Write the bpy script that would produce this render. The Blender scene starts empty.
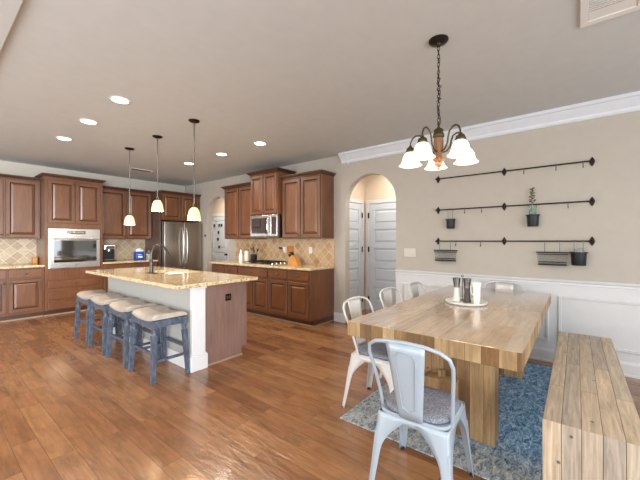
import bpy, bmesh, math, random
from mathutils import Vector, Matrix
random.seed(7)
PI = math.pi
SC = bpy.context.scene
COL = SC.collection

# ------------------------------------------------------------------ camera
cam_d = bpy.data.cameras.new('camera'); cam = bpy.data.objects.new('camera', cam_d); COL.objects.link(cam)
cam.location = (0, 0, 1.33)
cam.rotation_euler = (PI/2, 0, -math.atan2(.7834, .6229))
cam_d.lens = 322/640*36; cam_d.sensor_width = 36; cam_d.shift_y = 1/640; cam_d.clip_start = .05
SC.camera = cam
SC.view_settings.view_transform = 'Standard'; SC.view_settings.look = 'None'
SC.view_settings.gamma = 1; SC.view_settings.use_curve_mapping = False
SC.view_settings.exposure = 0.12

# ------------------------------------------------------------------ world and daylight
W = bpy.data.worlds.new('world'); SC.world = W; W.use_nodes = True
W.node_tree.nodes['Background'].inputs[0].default_value = (.80, .90, 1.0, 1)
W.node_tree.nodes['Background'].inputs[1].default_value = 1.0

def area(name, loc, rot, sx, sy, power, col):
    l = bpy.data.lights.new(name, 'AREA'); l.shape = 'RECTANGLE'; l.size = sx; l.size_y = sy
    l.energy = power; l.color = col
    o = bpy.data.objects.new(name, l); COL.objects.link(o); o.location = loc; o.rotation_euler = rot
    return o
# daylight at the south windows; the fill lights stand at added windows
area('daylight_south_patio', (.1, -3.06, 1.25), (PI/2, 0, 0), 2.6, 2.2, 125, (.90, .96, 1))
area('fill_south_west', (-2.6, -3.06, 1.35), (PI/2+.06, 0, 0), 2.2, 2.0, 330, (.92, .97, 1)).data.spread = 1.7  # added window light, narrow spread, to brighten the far north wall
area('daylight_south_window', (3.0, -3.06, 1.45), (PI/2, 0, 0), 1.9, 1.8, 25, (.90, .96, 1))
area('fill_west_near', (-3.96, .2, 1.35), (PI/2, 0, -PI/2), 3.6, 2.0, 75, (.93, .97, 1))  # added fill at an unseen west window
area('fill_west_kitchen', (-3.96, 4.6, 1.35), (PI/2, 0, -PI/2), 3.2, 2.0, 110, (.93, .97, 1))  # added kitchen fill, placed at an unseen west opening

# ------------------------------------------------------------------ materials
def lin(h):
    h = h.lstrip('#'); r = []
    for i in (0, 2, 4):
        c = int(h[i:i+2], 16)/255
        r.append(c/12.92 if c <= .04045 else ((c+.055)/1.055)**2.4)
    return (r[0], r[1], r[2], 1)
MATS = {}
class NT:
    def __init__(s, name):
        m = bpy.data.materials.new(name); m.use_nodes = True; s.m = m; s.t = m.node_tree
        s.b = s.t.nodes['Principled BSDF']
        MATS[name] = m
    def n(s, typ, **kw):
        o = s.t.nodes.new(typ)
        for k, v in kw.items():
            if k.startswith('_'): setattr(o, k[1:], v)
        return o
    def l(s, a, b): s.t.links.new(a, b)
    def set(s, **kw):
        for k, v in kw.items(): s.b.inputs[k.replace('_', ' ')].default_value = v
    def ramp(s, fac, stops, interp='LINEAR'):
        r = s.n('ShaderNodeValToRGB'); r.color_ramp.interpolation = interp
        e = r.color_ramp.elements
        while len(e) < len(stops): e.new(.5)
        for i, (p, c) in enumerate(stops): e[i].position = p; e[i].color = lin(c) if isinstance(c, str) else c
        s.l(fac, r.inputs[0]); return r.outputs[0]
    def noise(s, vec, scale, detail=3, rough=.5, dist=0):
        x = s.n('ShaderNodeTexNoise'); x.inputs['Scale'].default_value = scale; x.inputs['Detail'].default_value = detail
        x.inputs['Roughness'].default_value = rough; x.inputs['Distortion'].default_value = dist
        if vec is not None: s.l(vec, x.inputs['Vector'])
        return x.outputs[0]
    def coord(s, kind='Object', scale=(1, 1, 1), rot=(0, 0, 0), loc=(0, 0, 0)):
        t = s.n('ShaderNodeTexCoord'); mp = s.n('ShaderNodeMapping')
        mp.inputs['Scale'].default_value = scale; mp.inputs['Rotation'].default_value = rot; mp.inputs['Location'].default_value = loc
        s.l(t.outputs[kind], mp.inputs[0]); return mp.outputs[0]
    def mix(s, fac, a, b, mode='MIX'):
        x = s.n('ShaderNodeMix'); x.data_type = 'RGBA'; x.blend_type = mode
        for sock, v in ((x.inputs[0], fac), (x.inputs[6], a), (x.inputs[7], b)):
            if isinstance(v, (int, float)): sock.default_value = v
            elif isinstance(v, str): sock.default_value = lin(v)
            elif isinstance(v, tuple): sock.default_value = v
            else: s.l(v, sock)
        return x.outputs[2]
    def bump(s, h, strength, dist=.01):
        b = s.n('ShaderNodeBump'); b.inputs['Strength'].default_value = strength; b.inputs['Distance'].default_value = dist
        s.l(h, b.inputs['Height']); s.l(b.outputs[0], s.b.inputs['Normal'])
    def base(s, c): s.l(c, s.b.inputs['Base Color'])

def plain(name, col, rough=.5, metal=0, coat=0, var=0, **kw):
    t = NT(name); t.set(Base_Color=lin(col), Roughness=rough, Metallic=metal, Coat_Weight=coat)
    # a faint procedural unevenness on every surface
    v = t.noise(t.coord(), 9, 2)
    c = lin(col); k = .02 + var
    t.base(t.ramp(v, [(.3, tuple(max(0, x*(1-k)) for x in c[:3])+(1,)), (.7, tuple(min(1, x*(1+k)) for x in c[:3])+(1,))]))
    for a, b in kw.items(): t.b.inputs[a.replace('_', ' ')].default_value = b
    return t.m

def glow(name, col, strength, base='#ffffff'):
    t = NT(name); t.set(Base_Color=lin(base), Roughness=.3)
    t.b.inputs['Emission Color'].default_value = lin(col); t.b.inputs['Emission Strength'].default_value = strength
    return t.m

def wood_cab(name, c0, c1, c2, rough=.36, coat=.5):
    t = NT(name); t.set(Roughness=rough, Coat_Weight=coat, Coat_Roughness=.3)
    g = t.noise(t.coord(scale=(26, 26, 1.6)), 2.2, 5, .6, .6)
    b = t.noise(t.coord(scale=(1.5, 1.5, .8)), 2, 2)
    c = t.ramp(g, [(.25, c0), (.52, c1), (.8, c2)])
    t.base(t.mix(.35, c, t.ramp(b, [(.3, c0), (.7, c2)])))
    t.bump(g, .08, .002)
    return t.m

def planks(name, blen, row, ramp, grain=(3, 45), rough=.4, coat=0, mortar=.0018, gap='#3a2818', gmul=.45, knots=False, offset=.37, bumpk=.15, scr=None, voff=0, mott=.5):
    t = NT(name); t.set(Roughness=rough, Coat_Weight=coat, Coat_Roughness=.15)
    uv = t.coord('UV', loc=(0, voff, 0))
    br = t.n('ShaderNodeTexBrick'); br.offset = offset; br.squash = 1
    t.l(uv, br.inputs['Vector'])
    for k, v in (('Scale', 1), ('Mortar Size', mortar), ('Mortar Smooth', .3), ('Bias', 0), ('Brick Width', blen), ('Row Height', row)):
        br.inputs[k].default_value = v
    br.inputs['Color1'].default_value = (0, 0, 0, 1); br.inputs['Color2'].default_value = (1, 1, 1, 1); br.inputs['Mortar'].default_value = (.5, .5, .5, 1)
    c = t.ramp(br.outputs['Color'], ramp)
    # offset the grain from plank to plank
    add = t.n('ShaderNodeVectorMath'); add.operation = 'ADD'
    sc = t.n('ShaderNodeVectorMath'); sc.operation = 'SCALE'; sc.inputs['Scale'].default_value = 13.7
    t.l(br.outputs['Color'], sc.inputs[0]); t.l(uv, add.inputs[0]); t.l(sc.outputs[0], add.inputs[1])
    mp = t.n('ShaderNodeMapping'); mp.inputs['Scale'].default_value = (grain[0], grain[1], 1); t.l(add.outputs[0], mp.inputs[0])
    g = t.noise(mp.outputs[0], 1, 6, .62, .8)
    c = t.mix(gmul, c, t.ramp(g, [(.28, '#5a5a5a'), (.5, '#c4c4c4'), (.72, '#ffffff')]), 'MULTIPLY')
    m2 = t.n('ShaderNodeMapping'); m2.inputs['Scale'].default_value = (2.2, 5, 1); t.l(add.outputs[0], m2.inputs[0])
    bl = t.noise(m2.outputs[0], 1.6, 4, .6, .4)
    c = t.mix(mott, c, t.ramp(bl, [(.3, '#8d8378'), (.55, '#f2f2f2')]), 'MULTIPLY')
    if knots:
        vo = t.n('ShaderNodeTexVoronoi'); vo.inputs['Scale'].default_value = 7; t.l(uv, vo.inputs['Vector'])
        k = t.ramp(vo.outputs['Distance'], [(.035, '#241710'), (.075, '#ffffff')])
        c = t.mix(.8, c, k, 'MULTIPLY')
    c = t.mix(br.outputs['Fac'], c, gap)
    t.base(c)
    h = g
    if scr:
        m3 = t.n('ShaderNodeMapping'); m3.inputs['Scale'].default_value = (scr[0], scr[1], 1); t.l(add.outputs[0], m3.inputs[0])
        h = t.noise(m3.outputs[0], 1, 3, .5, .3)
        inv = t.n('ShaderNodeMath'); inv.operation = 'MULTIPLY_ADD'; t.l(br.outputs['Fac'], inv.inputs[0]); inv.inputs[1].default_value = -.6; t.l(h, inv.inputs[2])
        t.bump(inv.outputs[0], bumpk, .012)
    else:
        t.bump(h, bumpk, .004)
    return t.m

M = {}
M['wall'] = plain('beige wall paint', '#b9b1a6', .75)
M['pantry'] = plain('cream vestibule paint', '#d9c8b4', .75)
M['ceil'] = plain('ceiling paint', '#c3c5c4', .85)
M['white'] = plain('white trim paint', '#d9d9da', .35)
M['crownw'] = plain('crown paint', '#d6dbe2', .35)
M['door'] = plain('pale grey door paint', '#cdd4dc', .4)
M['greywall'] = plain('light grey island paint', '#aeada8', .6)
M['cab'] = wood_cab('cabinet wood', '#4b2914', '#6d4024', '#8a5b36')
M['glaze_shade'] = plain('cabinet glaze', '#2a120a', .45)
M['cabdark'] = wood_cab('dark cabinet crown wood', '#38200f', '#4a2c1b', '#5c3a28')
M['panel'] = wood_cab('cabinet end panel wood', '#6d5148', '#83665b', '#94776c', .4, .15)
M['shoe'] = plain('shoe moulding', '#a98a74', .5)
M['bronze'] = plain('dark bronze', '#2a211b', .4, .7)
M['knob'] = plain('antique knob metal', '#6b5a4c', .35, .9)
M['steel'] = plain('brushed steel', '#dedbd7', .27, 1)
M['steeldark'] = plain('dark steel', '#77736f', .3, 1)
M['nickel'] = plain('dark nickel', '#55524f', .38, .9)
M['fridge'] = plain('fingerprint proof steel', '#a9a49c', .3, .95)
M['chrome'] = plain('chrome', '#dcdcdc', .08, 1)
M['blackgloss'] = plain('black glass', '#101114', .05, 0, 1, IOR=2.3, Coat_IOR=1.8)
M['black'] = plain('black plastic', '#141416', .4)
M['plate'] = plain('ivory plate', '#d3ccc0', .4)
M['ink'] = plain('blue plastic', '#1d4fb4', .35)
M['offwhite'] = plain('white plastic', '#eeeeea', .4)
M['paper'] = plain('off white paper', '#dcdad2', .7)
M['potmetal'] = plain('black painted metal', '#1f2426', .42, .3)
M['knifewood'] = plain('knife block wood', '#c98b45', .45, var=.1)
M['orangetile'] = plain('orange wood', '#c07a2e', .5, var=.1)
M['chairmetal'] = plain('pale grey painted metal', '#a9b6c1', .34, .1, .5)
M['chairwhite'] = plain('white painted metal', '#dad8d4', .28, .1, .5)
M['stool'] = None
M['frost'] = glow('lit frosted glass', '#fff0d8', 1.1, '#f6e6cc')
M['frostp'] = glow('lit pendant glass', '#ffcf88', .85, '#f0cf98')
M['lens'] = glow('lit ceiling light lens', '#fff0d8', 14)
M['leaf'] = plain('dried leaf', '#5b5a4a', .6)
M['vent'] = plain('vent paint', '#dcdad6', .5)
M['dark'] = plain('dark slot', '#1c1b1a', .8)

t = NT('distressed blue grey paint'); t.set(Roughness=.45)
a = t.noise(t.coord(scale=(6, 6, 3)), 5, 6, .7)
t.base(t.ramp(a, [(.3, '#383e48'), (.5, '#4b5464'), (.68, '#626d7c'), (.82, '#827b72')])); M['stool'] = t.m

t = NT('cream leather'); t.set(Roughness=.45, Coat_Weight=.1)
a = t.noise(t.coord(), 30, 4, .6)
t.base(t.ramp(a, [(.3, '#ab9f93'), (.7, '#c0b4a7')])); t.bump(a, .1, .002); M['cream'] = t.m

t = NT('heather grey cushion fabric'); t.set(Roughness=.9)
a = t.noise(t.coord(), 130, 3, .8)
t.base(t.ramp(a, [(.35, '#545b6b'), (.5, '#818492'), (.65, '#a5a3ac')])); t.bump(a, .3, .003); M['fabric'] = t.m

def granite(name, a0, a1, a2):
    t = NT(name); t.set(Roughness=.12, Coat_Weight=.3)
    n1 = t.noise(t.coord(), 30, 6, .85); n2 = t.noise(t.coord(), 12, 4, .6)
    c = t.mix(.35, t.ramp(n1, [(.36, '#2e241d'), (.43, a0), (.5, a1), (.58, a2)]), t.ramp(n2, [(.3, a1), (.7, a2)]))
    v = t.n('ShaderNodeTexVoronoi'); v.inputs['Scale'].default_value = 34; t.l(t.coord(), v.inputs['Vector'])
    c = t.mix(.75, c, t.ramp(v.outputs['Distance'], [(.18, '#3b3029'), (.34, '#ffffff')]), 'MULTIPLY')
    t.base(c); return t.m
M['granite'] = granite('gold speckled granite', '#a98757', '#d6b988', '#eedebb')

def tiles(name, c, mort):
    t = NT(name); t.set(Roughness=.35)
    uv = t.coord('UV', rot=(0, 0, PI/4))
    br = t.n('ShaderNodeTexBrick'); br.offset = 0; t.l(uv, br.inputs['Vector'])
    for k, v in (('Scale', 1), ('Mortar Size', .0035), ('Mortar Smooth', .2), ('Bias', 0), ('Brick Width', .125), ('Row Height', .125)): br.inputs[k].default_value = v
    br.inputs['Color1'].default_value = (0, 0, 0, 1); br.inputs['Color2'].default_value = (1, 1, 1, 1)
    col = t.ramp(br.outputs['Color'], c)
    n = t.noise(t.coord('UV'), 26, 5, .65)
    col = t.mix(.4, col, t.ramp(n, [(.3, '#9a8a78'), (.65, '#ffffff')]), 'MULTIPLY')
    t.base(t.mix(br.outputs['Fac'], col, mort)); t.bump(br.outputs['Fac'], -.2, .003)
    return t.m
M['tileN'] = tiles('diagonal beige tile', [(0, '#b19c80'), (.5, '#c2af94'), (1, '#d0c0a8')], '#d8ccb8')
M['tileE'] = tiles('diagonal honey tile', [(0, '#b88d5e'), (.3, '#c8a47a'), (.7, '#d0b08a'), (1, '#d6bb98')], '#dfd0b8')

M['floor'] = planks('scraped hardwood floor', .95, .128, [(0, '#8b5836'), (.15, '#a56f48'), (.6, '#b27c52'), (1, '#bd885c')],
                    grain=(2.5, 30), rough=.24, coat=.3, mortar=.0012, gap='#5a3820', gmul=.42, scr=(6, 22), bumpk=.42)
M['table'] = planks('reclaimed table wood', 1.7, .108, [(0, '#bca48e'), (.35, '#cdb59c'), (.7, '#d9c2a8'), (1, '#d0ae84')],
                    grain=(2, 40), rough=.16, coat=.7, mortar=.001, gap='#7c6450', gmul=.3, mott=.35, bumpk=.0)
M['tableend'] = planks('reclaimed table edge wood', .9, .083, [(0, '#7f5c36'), (.25, '#c09a68'), (.7, '#dab888'), (1, '#96693c')],
                    grain=(3, 45), rough=.45, mortar=.0012, gap='#4a321e', gmul=.5, knots=True, bumpk=.1)
M['leg'] = planks('reclaimed leg wood', .95, .085, [(0, '#7a5430'), (.25, '#c49c6c'), (.7, '#dab684'), (1, '#8f6238')],
                    grain=(3, 45), rough=.5, mortar=.0012, gap='#4a321e', gmul=.6, knots=True, bumpk=.12)
M['bench'] = planks('reclaimed bench wood', 1.3, .075, [(0, '#c4b8aa'), (.3, '#e2ccb2'), (.6, '#eed6b8'), (.85, '#f6dcba'), (1, '#c6c2ba')],
                    grain=(3, 48), rough=.5, mortar=.0016, gap='#4a3828', gmul=.6, knots=True, bumpk=.15, voff=.0375, mott=.25)

t = NT('distressed blue rug'); t.set(Roughness=.95)
a = t.noise(t.coord(scale=(1, 2.0, 1)), 17, 10, .88, 1.0); b = t.noise(t.coord(), 3.5, 4, .6)
blue = t.ramp(a, [(.40, '#182a45'), (.46, '#527da8'), (.53, '#93bbd6'), (.60, '#dae8ec')])
grey = t.ramp(a, [(.40, '#333c48'), (.46, '#7c8a96'), (.53, '#b9bebb'), (.60, '#e0dbcf')])
sx = t.n('ShaderNodeSeparateXYZ'); t.l(t.coord(), sx.inputs[0])
# paler border along the two outer edges of the rug
mx = t.n('ShaderNodeMapRange'); t.l(sx.outputs[1], mx.inputs[0]); mx.inputs[1].default_value = .28; mx.inputs[2].default_value = .62
mn = t.n('ShaderNodeMapRange'); t.l(sx.outputs[0], mn.inputs[0]); mn.inputs[1].default_value = -.62; mn.inputs[2].default_value = -.95
ad = t.n('ShaderNodeMath'); ad.operation = 'MAXIMUM'; t.l(mx.outputs[0], ad.inputs[0]); t.l(mn.outputs[0], ad.inputs[1])
t.base(t.mix(ad.outputs[0], blue, grey)); t.bump(a, .5, .006); M['rug'] = t.m

t = NT('clear glass'); t.set(Base_Color=(.9, .95, .95, 1), Roughness=.04, Transmission_Weight=.9, IOR=1.3); M['glass'] = t.m
t = NT('green tinted glass'); t.set(Base_Color=lin('#b8dccf'), Roughness=.05, Transmission_Weight=.75, IOR=1.3); M['gglass'] = t.m
t = NT('wire mesh'); t.set(Base_Color=lin('#1c1c1c'), Roughness=.5, Metallic=.4)
c = t.coord('UV', scale=(110, 110, 110)); ck = t.n('ShaderNodeTexBrick'); ck.offset = 0; t.l(c, ck.inputs['Vector'])
for k, v in (('Scale', 1), ('Mortar Size', .035), ('Mortar Smooth', 0), ('Brick Width', 1), ('Row Height', 1)): ck.inputs[k].default_value = v
t.l(ck.outputs['Fac'], t.b.inputs['Alpha']); M['mesh'] = t.m
t = NT('turned chandelier wood'); t.set(Roughness=.4)
a = t.noise(t.coord(scale=(20, 20, 3)), 4, 4)
t.base(t.ramp(a, [(.3, '#6b4630'), (.7, '#a97c5c')])); M['chwood'] = t.m
M['verd'] = plain('aged bronze', '#5a5238', .4, .8)

# ------------------------------------------------------------------ mesh helpers
class MB:
    def __init__(s): s.b = bmesh.new(); s.mi = 0
    def _face(s, vs):
        try:
            f = s.b.faces.new(vs); f.material_index = s.mi; return f
        except ValueError: return None
    def box(s, x0, x1, y0, y1, z0, z1, bev=0, seg=2):
        n0 = set(s.b.verts)
        v = [s.b.verts.new((x, y, z)) for z in (z0, z1) for y in (y0, y1) for x in (x0, x1)]
        fs = [s._face([v[i] for i in q]) for q in ((0, 2, 3, 1), (4, 5, 7, 6), (0, 1, 5, 4), (2, 6, 7, 3), (0, 4, 6, 2), (1, 3, 7, 5))]
        if bev:
            es = list({e for f in fs for e in f.edges})
            r = bmesh.ops.bevel(s.b, geom=es, offset=bev, segments=seg, affect='EDGES', profile=.5)
            for f in r['faces']: f.material_index = s.mi
        return s
    def prism(s, poly, a0, a1, axis='z', bev=0):
        def P(p, a):
            if axis == 'z': return (p[0], p[1], a)
            if axis == 'x': return (a, p[0], p[1])
            return (p[0], a, p[1])
        A = [s.b.verts.new(P(p, a0)) for p in poly]; B = [s.b.verts.new(P(p, a1)) for p in poly]
        fs = [s._face(A[::-1]), s._face(B)]
        n = len(poly)
        for i in range(n): fs.append(s._face([A[i], A[(i+1) % n], B[(i+1) % n], B[i]]))
        bmesh.ops.recalc_face_normals(s.b, faces=[f for f in fs if f])
        if bev:
            es = list({e for f in fs[:2] for e in f.edges})
            bmesh.ops.bevel(s.b, geom=es, offset=bev, segments=2, affect='EDGES')
        return s
    def rings(s, rs, close=True, cap0=True, cap1=True):
        V = [[s.b.verts.new(p) for p in r] for r in rs]
        fs = []
        for a, b in zip(V, V[1:]):
            n = len(a)
            for i in range(n if close else n-1):
                fs.append(s._face([a[i], a[(i+1) % n], b[(i+1) % n], b[i]]))
        if cap0: fs.append(s._face(V[0][::-1]))
        if cap1: fs.append(s._face(V[-1]))
        fs = [f for f in fs if f]
        bmesh.ops.recalc_face_normals(s.b, faces=fs)
        return s
    def lathe(s, prof, c=(0, 0, 0), n=20, axis='z', cap0=True, cap1=True, sx=1, sy=1):
        rs = []
        for r, z in prof:
            ring = []
            for i in range(n):
                a = 2*PI*i/n; x, y = max(r, 1e-4)*math.cos(a)*sx, max(r, 1e-4)*math.sin(a)*sy
                p = (x, y, z) if axis == 'z' else ((z, x, y) if axis == 'x' else (x, z, y))
                ring.append((p[0]+c[0], p[1]+c[1], p[2]+c[2]))
            rs.append(ring)
        return s.rings(rs, True, cap0, cap1)
    def loft(s, pts, rad, n=8, flat=1, cap=True, rot0=0):
        pts = [Vector(p) for p in pts]
        if isinstance(rad, (int, float)): rad = [rad]*len(pts)
        up = None; rs = []
        for i, p in enumerate(pts):
            d = (pts[min(i+1, len(pts)-1)] - pts[max(i-1, 0)]).normalized()
            if up is None:
                up = Vector((0, 1, 0)) if abs(d.y) < .9 else Vector((1, 0, 0))
            u = (up - d*up.dot(d)).normalized(); w = d.cross(u); up = u
            rs.append([tuple(p + u*math.cos(rot0+2*PI*k/n)*rad[i] + w*math.sin(rot0+2*PI*k/n)*rad[i]*flat) for k in range(n)])
        return s.rings(rs, True, cap, cap)
    def sphere(s, c, r, n=10, sz=1):
        return s.lathe([(r*math.sin(PI*i/n), -r*math.cos(PI*i/n)*sz) for i in range(n+1)], c, max(8, n))
    def build(s, name, mats, parent=None, smooth=None, uv='box', loc=None, thick=None):
        b = s.b
        L = b.loops.layers.uv.new('UVMap')
        b.normal_update()
        for f in b.faces:
            n = f.normal; ax = max(range(3), key=lambda i: abs(n[i]))
            for lp in f.loops:
                x, y, z = lp.vert.co
                if uv == 'plank': t = (x, y) if ax == 2 else ((z, y) if ax == 0 else (x, z))
                elif uv == 'floor': t = (y, x)
                elif uv == 'edge': t = (x, y) if ax == 2 else ((z, y) if ax == 0 else (z, x))
                elif uv == 'legs': t = (z, y) if ax == 0 else ((z, x) if ax == 1 else (x, y))
                else: t = (x, y) if ax == 2 else ((y, z) if ax == 0 else (x, z))
                lp[L].uv = t
            if smooth is not None: f.smooth = True
        me = bpy.data.meshes.new(name); b.to_mesh(me); b.free()
        for m in (mats if isinstance(mats, (list, tuple)) else [mats]): me.materials.append(m)
        if smooth is not None:
            try: me.set_sharp_from_angle(angle=math.radians(smooth))
            except Exception: pass
        o = bpy.data.objects.new(name, me); COL.objects.link(o)
        if parent: o.parent = parent
        if loc: o.location = loc
        if thick:
            md = o.modifiers.new('thickness', 'SOLIDIFY'); md.thickness = thick; md.offset = 0
        return o

def tag(o, label, cat, group=None):
    o['label'] = label; o['category'] = cat
    if group: o['group'] = group
    return o
def thing(name, label, cat, loc=(0, 0, 0), rz=0, group=None):
    o = bpy.data.objects.new(name, None); COL.objects.link(o); o.location = loc; o.rotation_euler = (0, 0, rz)
    o.empty_display_size = .1
    return tag(o, label, cat, group)
def struct(o): o['kind'] = 'structure'; return o
def dup(root, loc, rz=0, label=None):
    def cp(o, par):
        c = o.copy(); COL.objects.link(c); c.parent = par
        for ch in list(o.children): cp(ch, c)
        return c
    r = cp(root, None); r.location = loc; r.rotation_euler = (0, 0, rz)
    if label: r['label'] = label
    return r
def point(name, parent, loc, power, col=(1, .86, .66), rad=.04):
    l = bpy.data.lights.new(name, 'POINT'); l.energy = power; l.color = col; l.shadow_soft_size = rad
    o = bpy.data.objects.new(name, l); COL.objects.link(o); o.parent = parent; o.location = loc; return o

# ------------------------------------------------------------------ room shell
XB, YA, H = 4.36, 7.90, 2.745
def arch(yc, r, spring=1.93, n=18):
    return [(yc + r*math.cos(a), spring + r*math.sin(a)) for a in [PI*i/n for i in range(n+1)]]  # from high y to low y
poly = [(9.0, 0), (9.0, H), (-3.2, H), (-3.2, 0)]
for yc, r in ((2.497, .442), (6.50, .43)):
    A = arch(yc, r)[::-1]
    poly += [(yc-r, 0)] + A + [(yc+r, 0)]
struct(MB().prism(poly, XB, XB+.12, 'x').build('wall_east', M['wall']))
struct(MB().box(-4.2, 4.34, YA, YA+.12, 0, H).build('wall_north', M['wall']))
struct(MB().box(-4.2, 6.2, -3.4, 9.2, -.08, 0).build('floor', M['floor'], uv='floor'))
struct(MB().box(.39, 6.2, -3.4, 9.2, H, H+.1).box(-4.2, .39, -3.4, 9.2, H-.02, H+.1).build('ceiling', M['ceil']))
# unseen south and west walls; west and south-west windows added for the fill lights
b = MB()
b.box(-4.2, -3.75, -3.2, -3.08, 0, H).box(-1.45, -1.25, -3.2, -3.08, 0, H).box(-3.75, -1.45, -3.2, -3.08, 2.4, H).box(-3.75, -1.45, -3.2, -3.08, 0, .3).box(1.45, 2.0, -3.2, -3.08, 0, H).box(4.0, 4.36, -3.2, -3.08, 0, H)
b.box(-1.25, 1.45, -3.2, -3.08, 2.4, H).box(2.0, 4.0, -3.2, -3.08, 2.4, H).box(2.0, 4.0, -3.2, -3.08, 0, .5)
struct(b.build('wall_south', M['wall']))
b = MB()
b.box(-4.1, -3.98, -3.08, -1.6, 0, H).box(-4.1, -3.98, 2.0, 3.0, 0, H).box(-4.1, -3.98, 6.2, YA, 0, H)
b.box(-4.1, -3.98, -1.6, 2.0, 2.4, H).box(-4.1, -3.98, 3.0, 6.2, 2.4, H).box(-4.1, -3.98, -1.6, 2.0, 0, .3).box(-4.1, -3.98, 3.0, 6.2, 0, .3)
struct(b.build('wall_west', M['wall']))
def winframe(n, horiz, a0, a1, z0, z1, c, div):
    b = MB(); w = .05
    def bx(p0, p1, q0, q1):
        if horiz: b.box(p0, p1, c-.03, c+.03, q0, q1)
        else: b.box(c-.03, c+.03, p0, p1, q0, q1)
    bx(a0, a1, z0, z0+w); bx(a0, a1, z1-w, z1)
    for i in range(div+1):
        p = a0 + (a1-a0-w)*i/div; bx(p, p+w, z0, z1)
    struct(b.build('window_%d' % n, M['white']))
winframe(1, True, -1.25, 1.45, 0, 2.4, -3.14, 3)
winframe(5, True, -3.75, -1.45, .3, 2.4, -3.14, 2)  # added opening for the south-west fill light
winframe(2, True, 2.0, 4.0, .5, 2.4, -3.14, 2)
winframe(3, False, -1.6, 2.0, .3, 2.4, -4.04, 3)  # this and the next west window are added, unseen
winframe(4, False, 3.0, 6.2, .3, 2.4, -4.04, 3)

# vestibule behind the near arch, hallway behind the far arch
struct(MB().box(5.47, 5.57, 1.6, 3.35, 0, H).box(4.48, 5.47, 3.235, 3.35, 0, H).box(4.48, 5.47, 1.6, 1.72, 0, H).build('wall_vestibule', M['pantry']))
struct(MB().box(5.47, 5.57, 5.3, 9.0, 0, H).box(4.48, 5.57, 9.0, 9.1, 0, H).box(4.48, 5.47, 5.2, 5.3, 0, H).build('wall_hall', M['pantry']))

for nm, lc, pw in (('vestibule_fill', (4.95, 2.45, 2.68), 14), ('hall_fill', (4.95, 7.2, 2.68), 30)):  # added lights without fixtures, brightening the spaces behind the arches
    l_ = bpy.data.lights.new(nm, 'AREA'); l_.size = .35; l_.energy = pw; l_.color = (1, .93, .84)
    o = bpy.data.objects.new(nm, l_); COL.objects.link(o); o.location = lc
def panel_door(name, loc, rz, w, hgt, hinge_x=None, npan=5, hooks=False, handle=None):
    # front faces local -y, origin at the bottom centre of the door
    root = bpy.data.objects.new(name, None); COL.objects.link(root); root.location = loc; root.rotation_euler = (0, 0, rz); struct(root)
    b = MB()
    b.box(-w/2, w/2, -.012, 0, .01, hgt)
    st = .11; g = .095; ph = (hgt - .20 - .11 - g*(npan-1))/npan
    b.box(-w/2, -w/2+st, -.026, -.012, .01, hgt); b.box(w/2-st, w/2, -.026, -.012, .01, hgt)
    b.box(-w/2+st, w/2-st, -.026, -.012, .01, .20)
    z = .20
    for i in range(npan):
        x0, x1 = -w/2+st, w/2-st
        # raised field
        rs = []
        for ins, y in ((.004, -.012), (.03, -.013), (.05, -.022)):
            rs.append([(x0+ins, y, z+ins), (x1-ins, y, z+ins), (x1-ins, y, z+ph-ins), (x0+ins, y, z+ph-ins)])
        b.rings(rs, True, False, True)
        z2 = z+ph + (g if i < npan-1 else .11)
        b.box(x0, x1, -.026, -.012, z+ph, z2)
        z = z2
    b.build('door_leaf', M['door'], root)
    b = MB()
    for x0, x1 in ((-w/2-.075, -w/2-.006), (w/2+.006, w/2+.075)): b.box(x0, x1, -.03, 0, 0, hgt+.012, .004)
    b.box(-w/2-.075, w/2+.075, -.03, 0, hgt+.012, hgt+.08, .004)
    b.build('door_casing', M['white'], root)
    if hinge_x is not None:
        for z in (.22, 1.17, 1.82):
            MB().box(hinge_x-.014, hinge_x+.014, -.034, -.022, z-.05, z+.05).lathe([(.008, z-.052), (.008, z+.052)], (hinge_x, -.036, 0), 8).build('hinge', M['bronze'], root)
    if handle is not None:
        MB().lathe([(.03, 0), (.03, -.008), (.012, -.012), (.012, -.035), (.026, -.045), (.028, -.06), (.015, -.07)], (handle, -.026, .95), 14, 'y').build('door_knob', M['bronze'], root, 40)
    return root
d = panel_door('door_1', (5.469, 2.66, 0), -PI/2, .92, 2.03, hinge_x=-.468, handle=.39)
MB().box(.26, .36, -.045, -.026, 2.0, 2.045, .006).build('door_closer', M['bronze'], d)
panel_door('door_2', (4.93, 3.234, 0), 0, .78, 2.03, hinge_x=.398, handle=-.32)
d = panel_door('door_3', (5.469, 8.0, 0), -PI/2, .82, 2.03, npan=2, handle=.33)
for x, z in ((-.25, 1.78), (-.02, 1.78), (.1, 1.78), (-.05, 1.58), (-.08, 1.38), (-.02, 1.16)):
    MB().box(x-.028, x+.028, -.05, -.026, z-.04, z+.04, .006).build('door_hook', M['bronze'], d)

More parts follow.
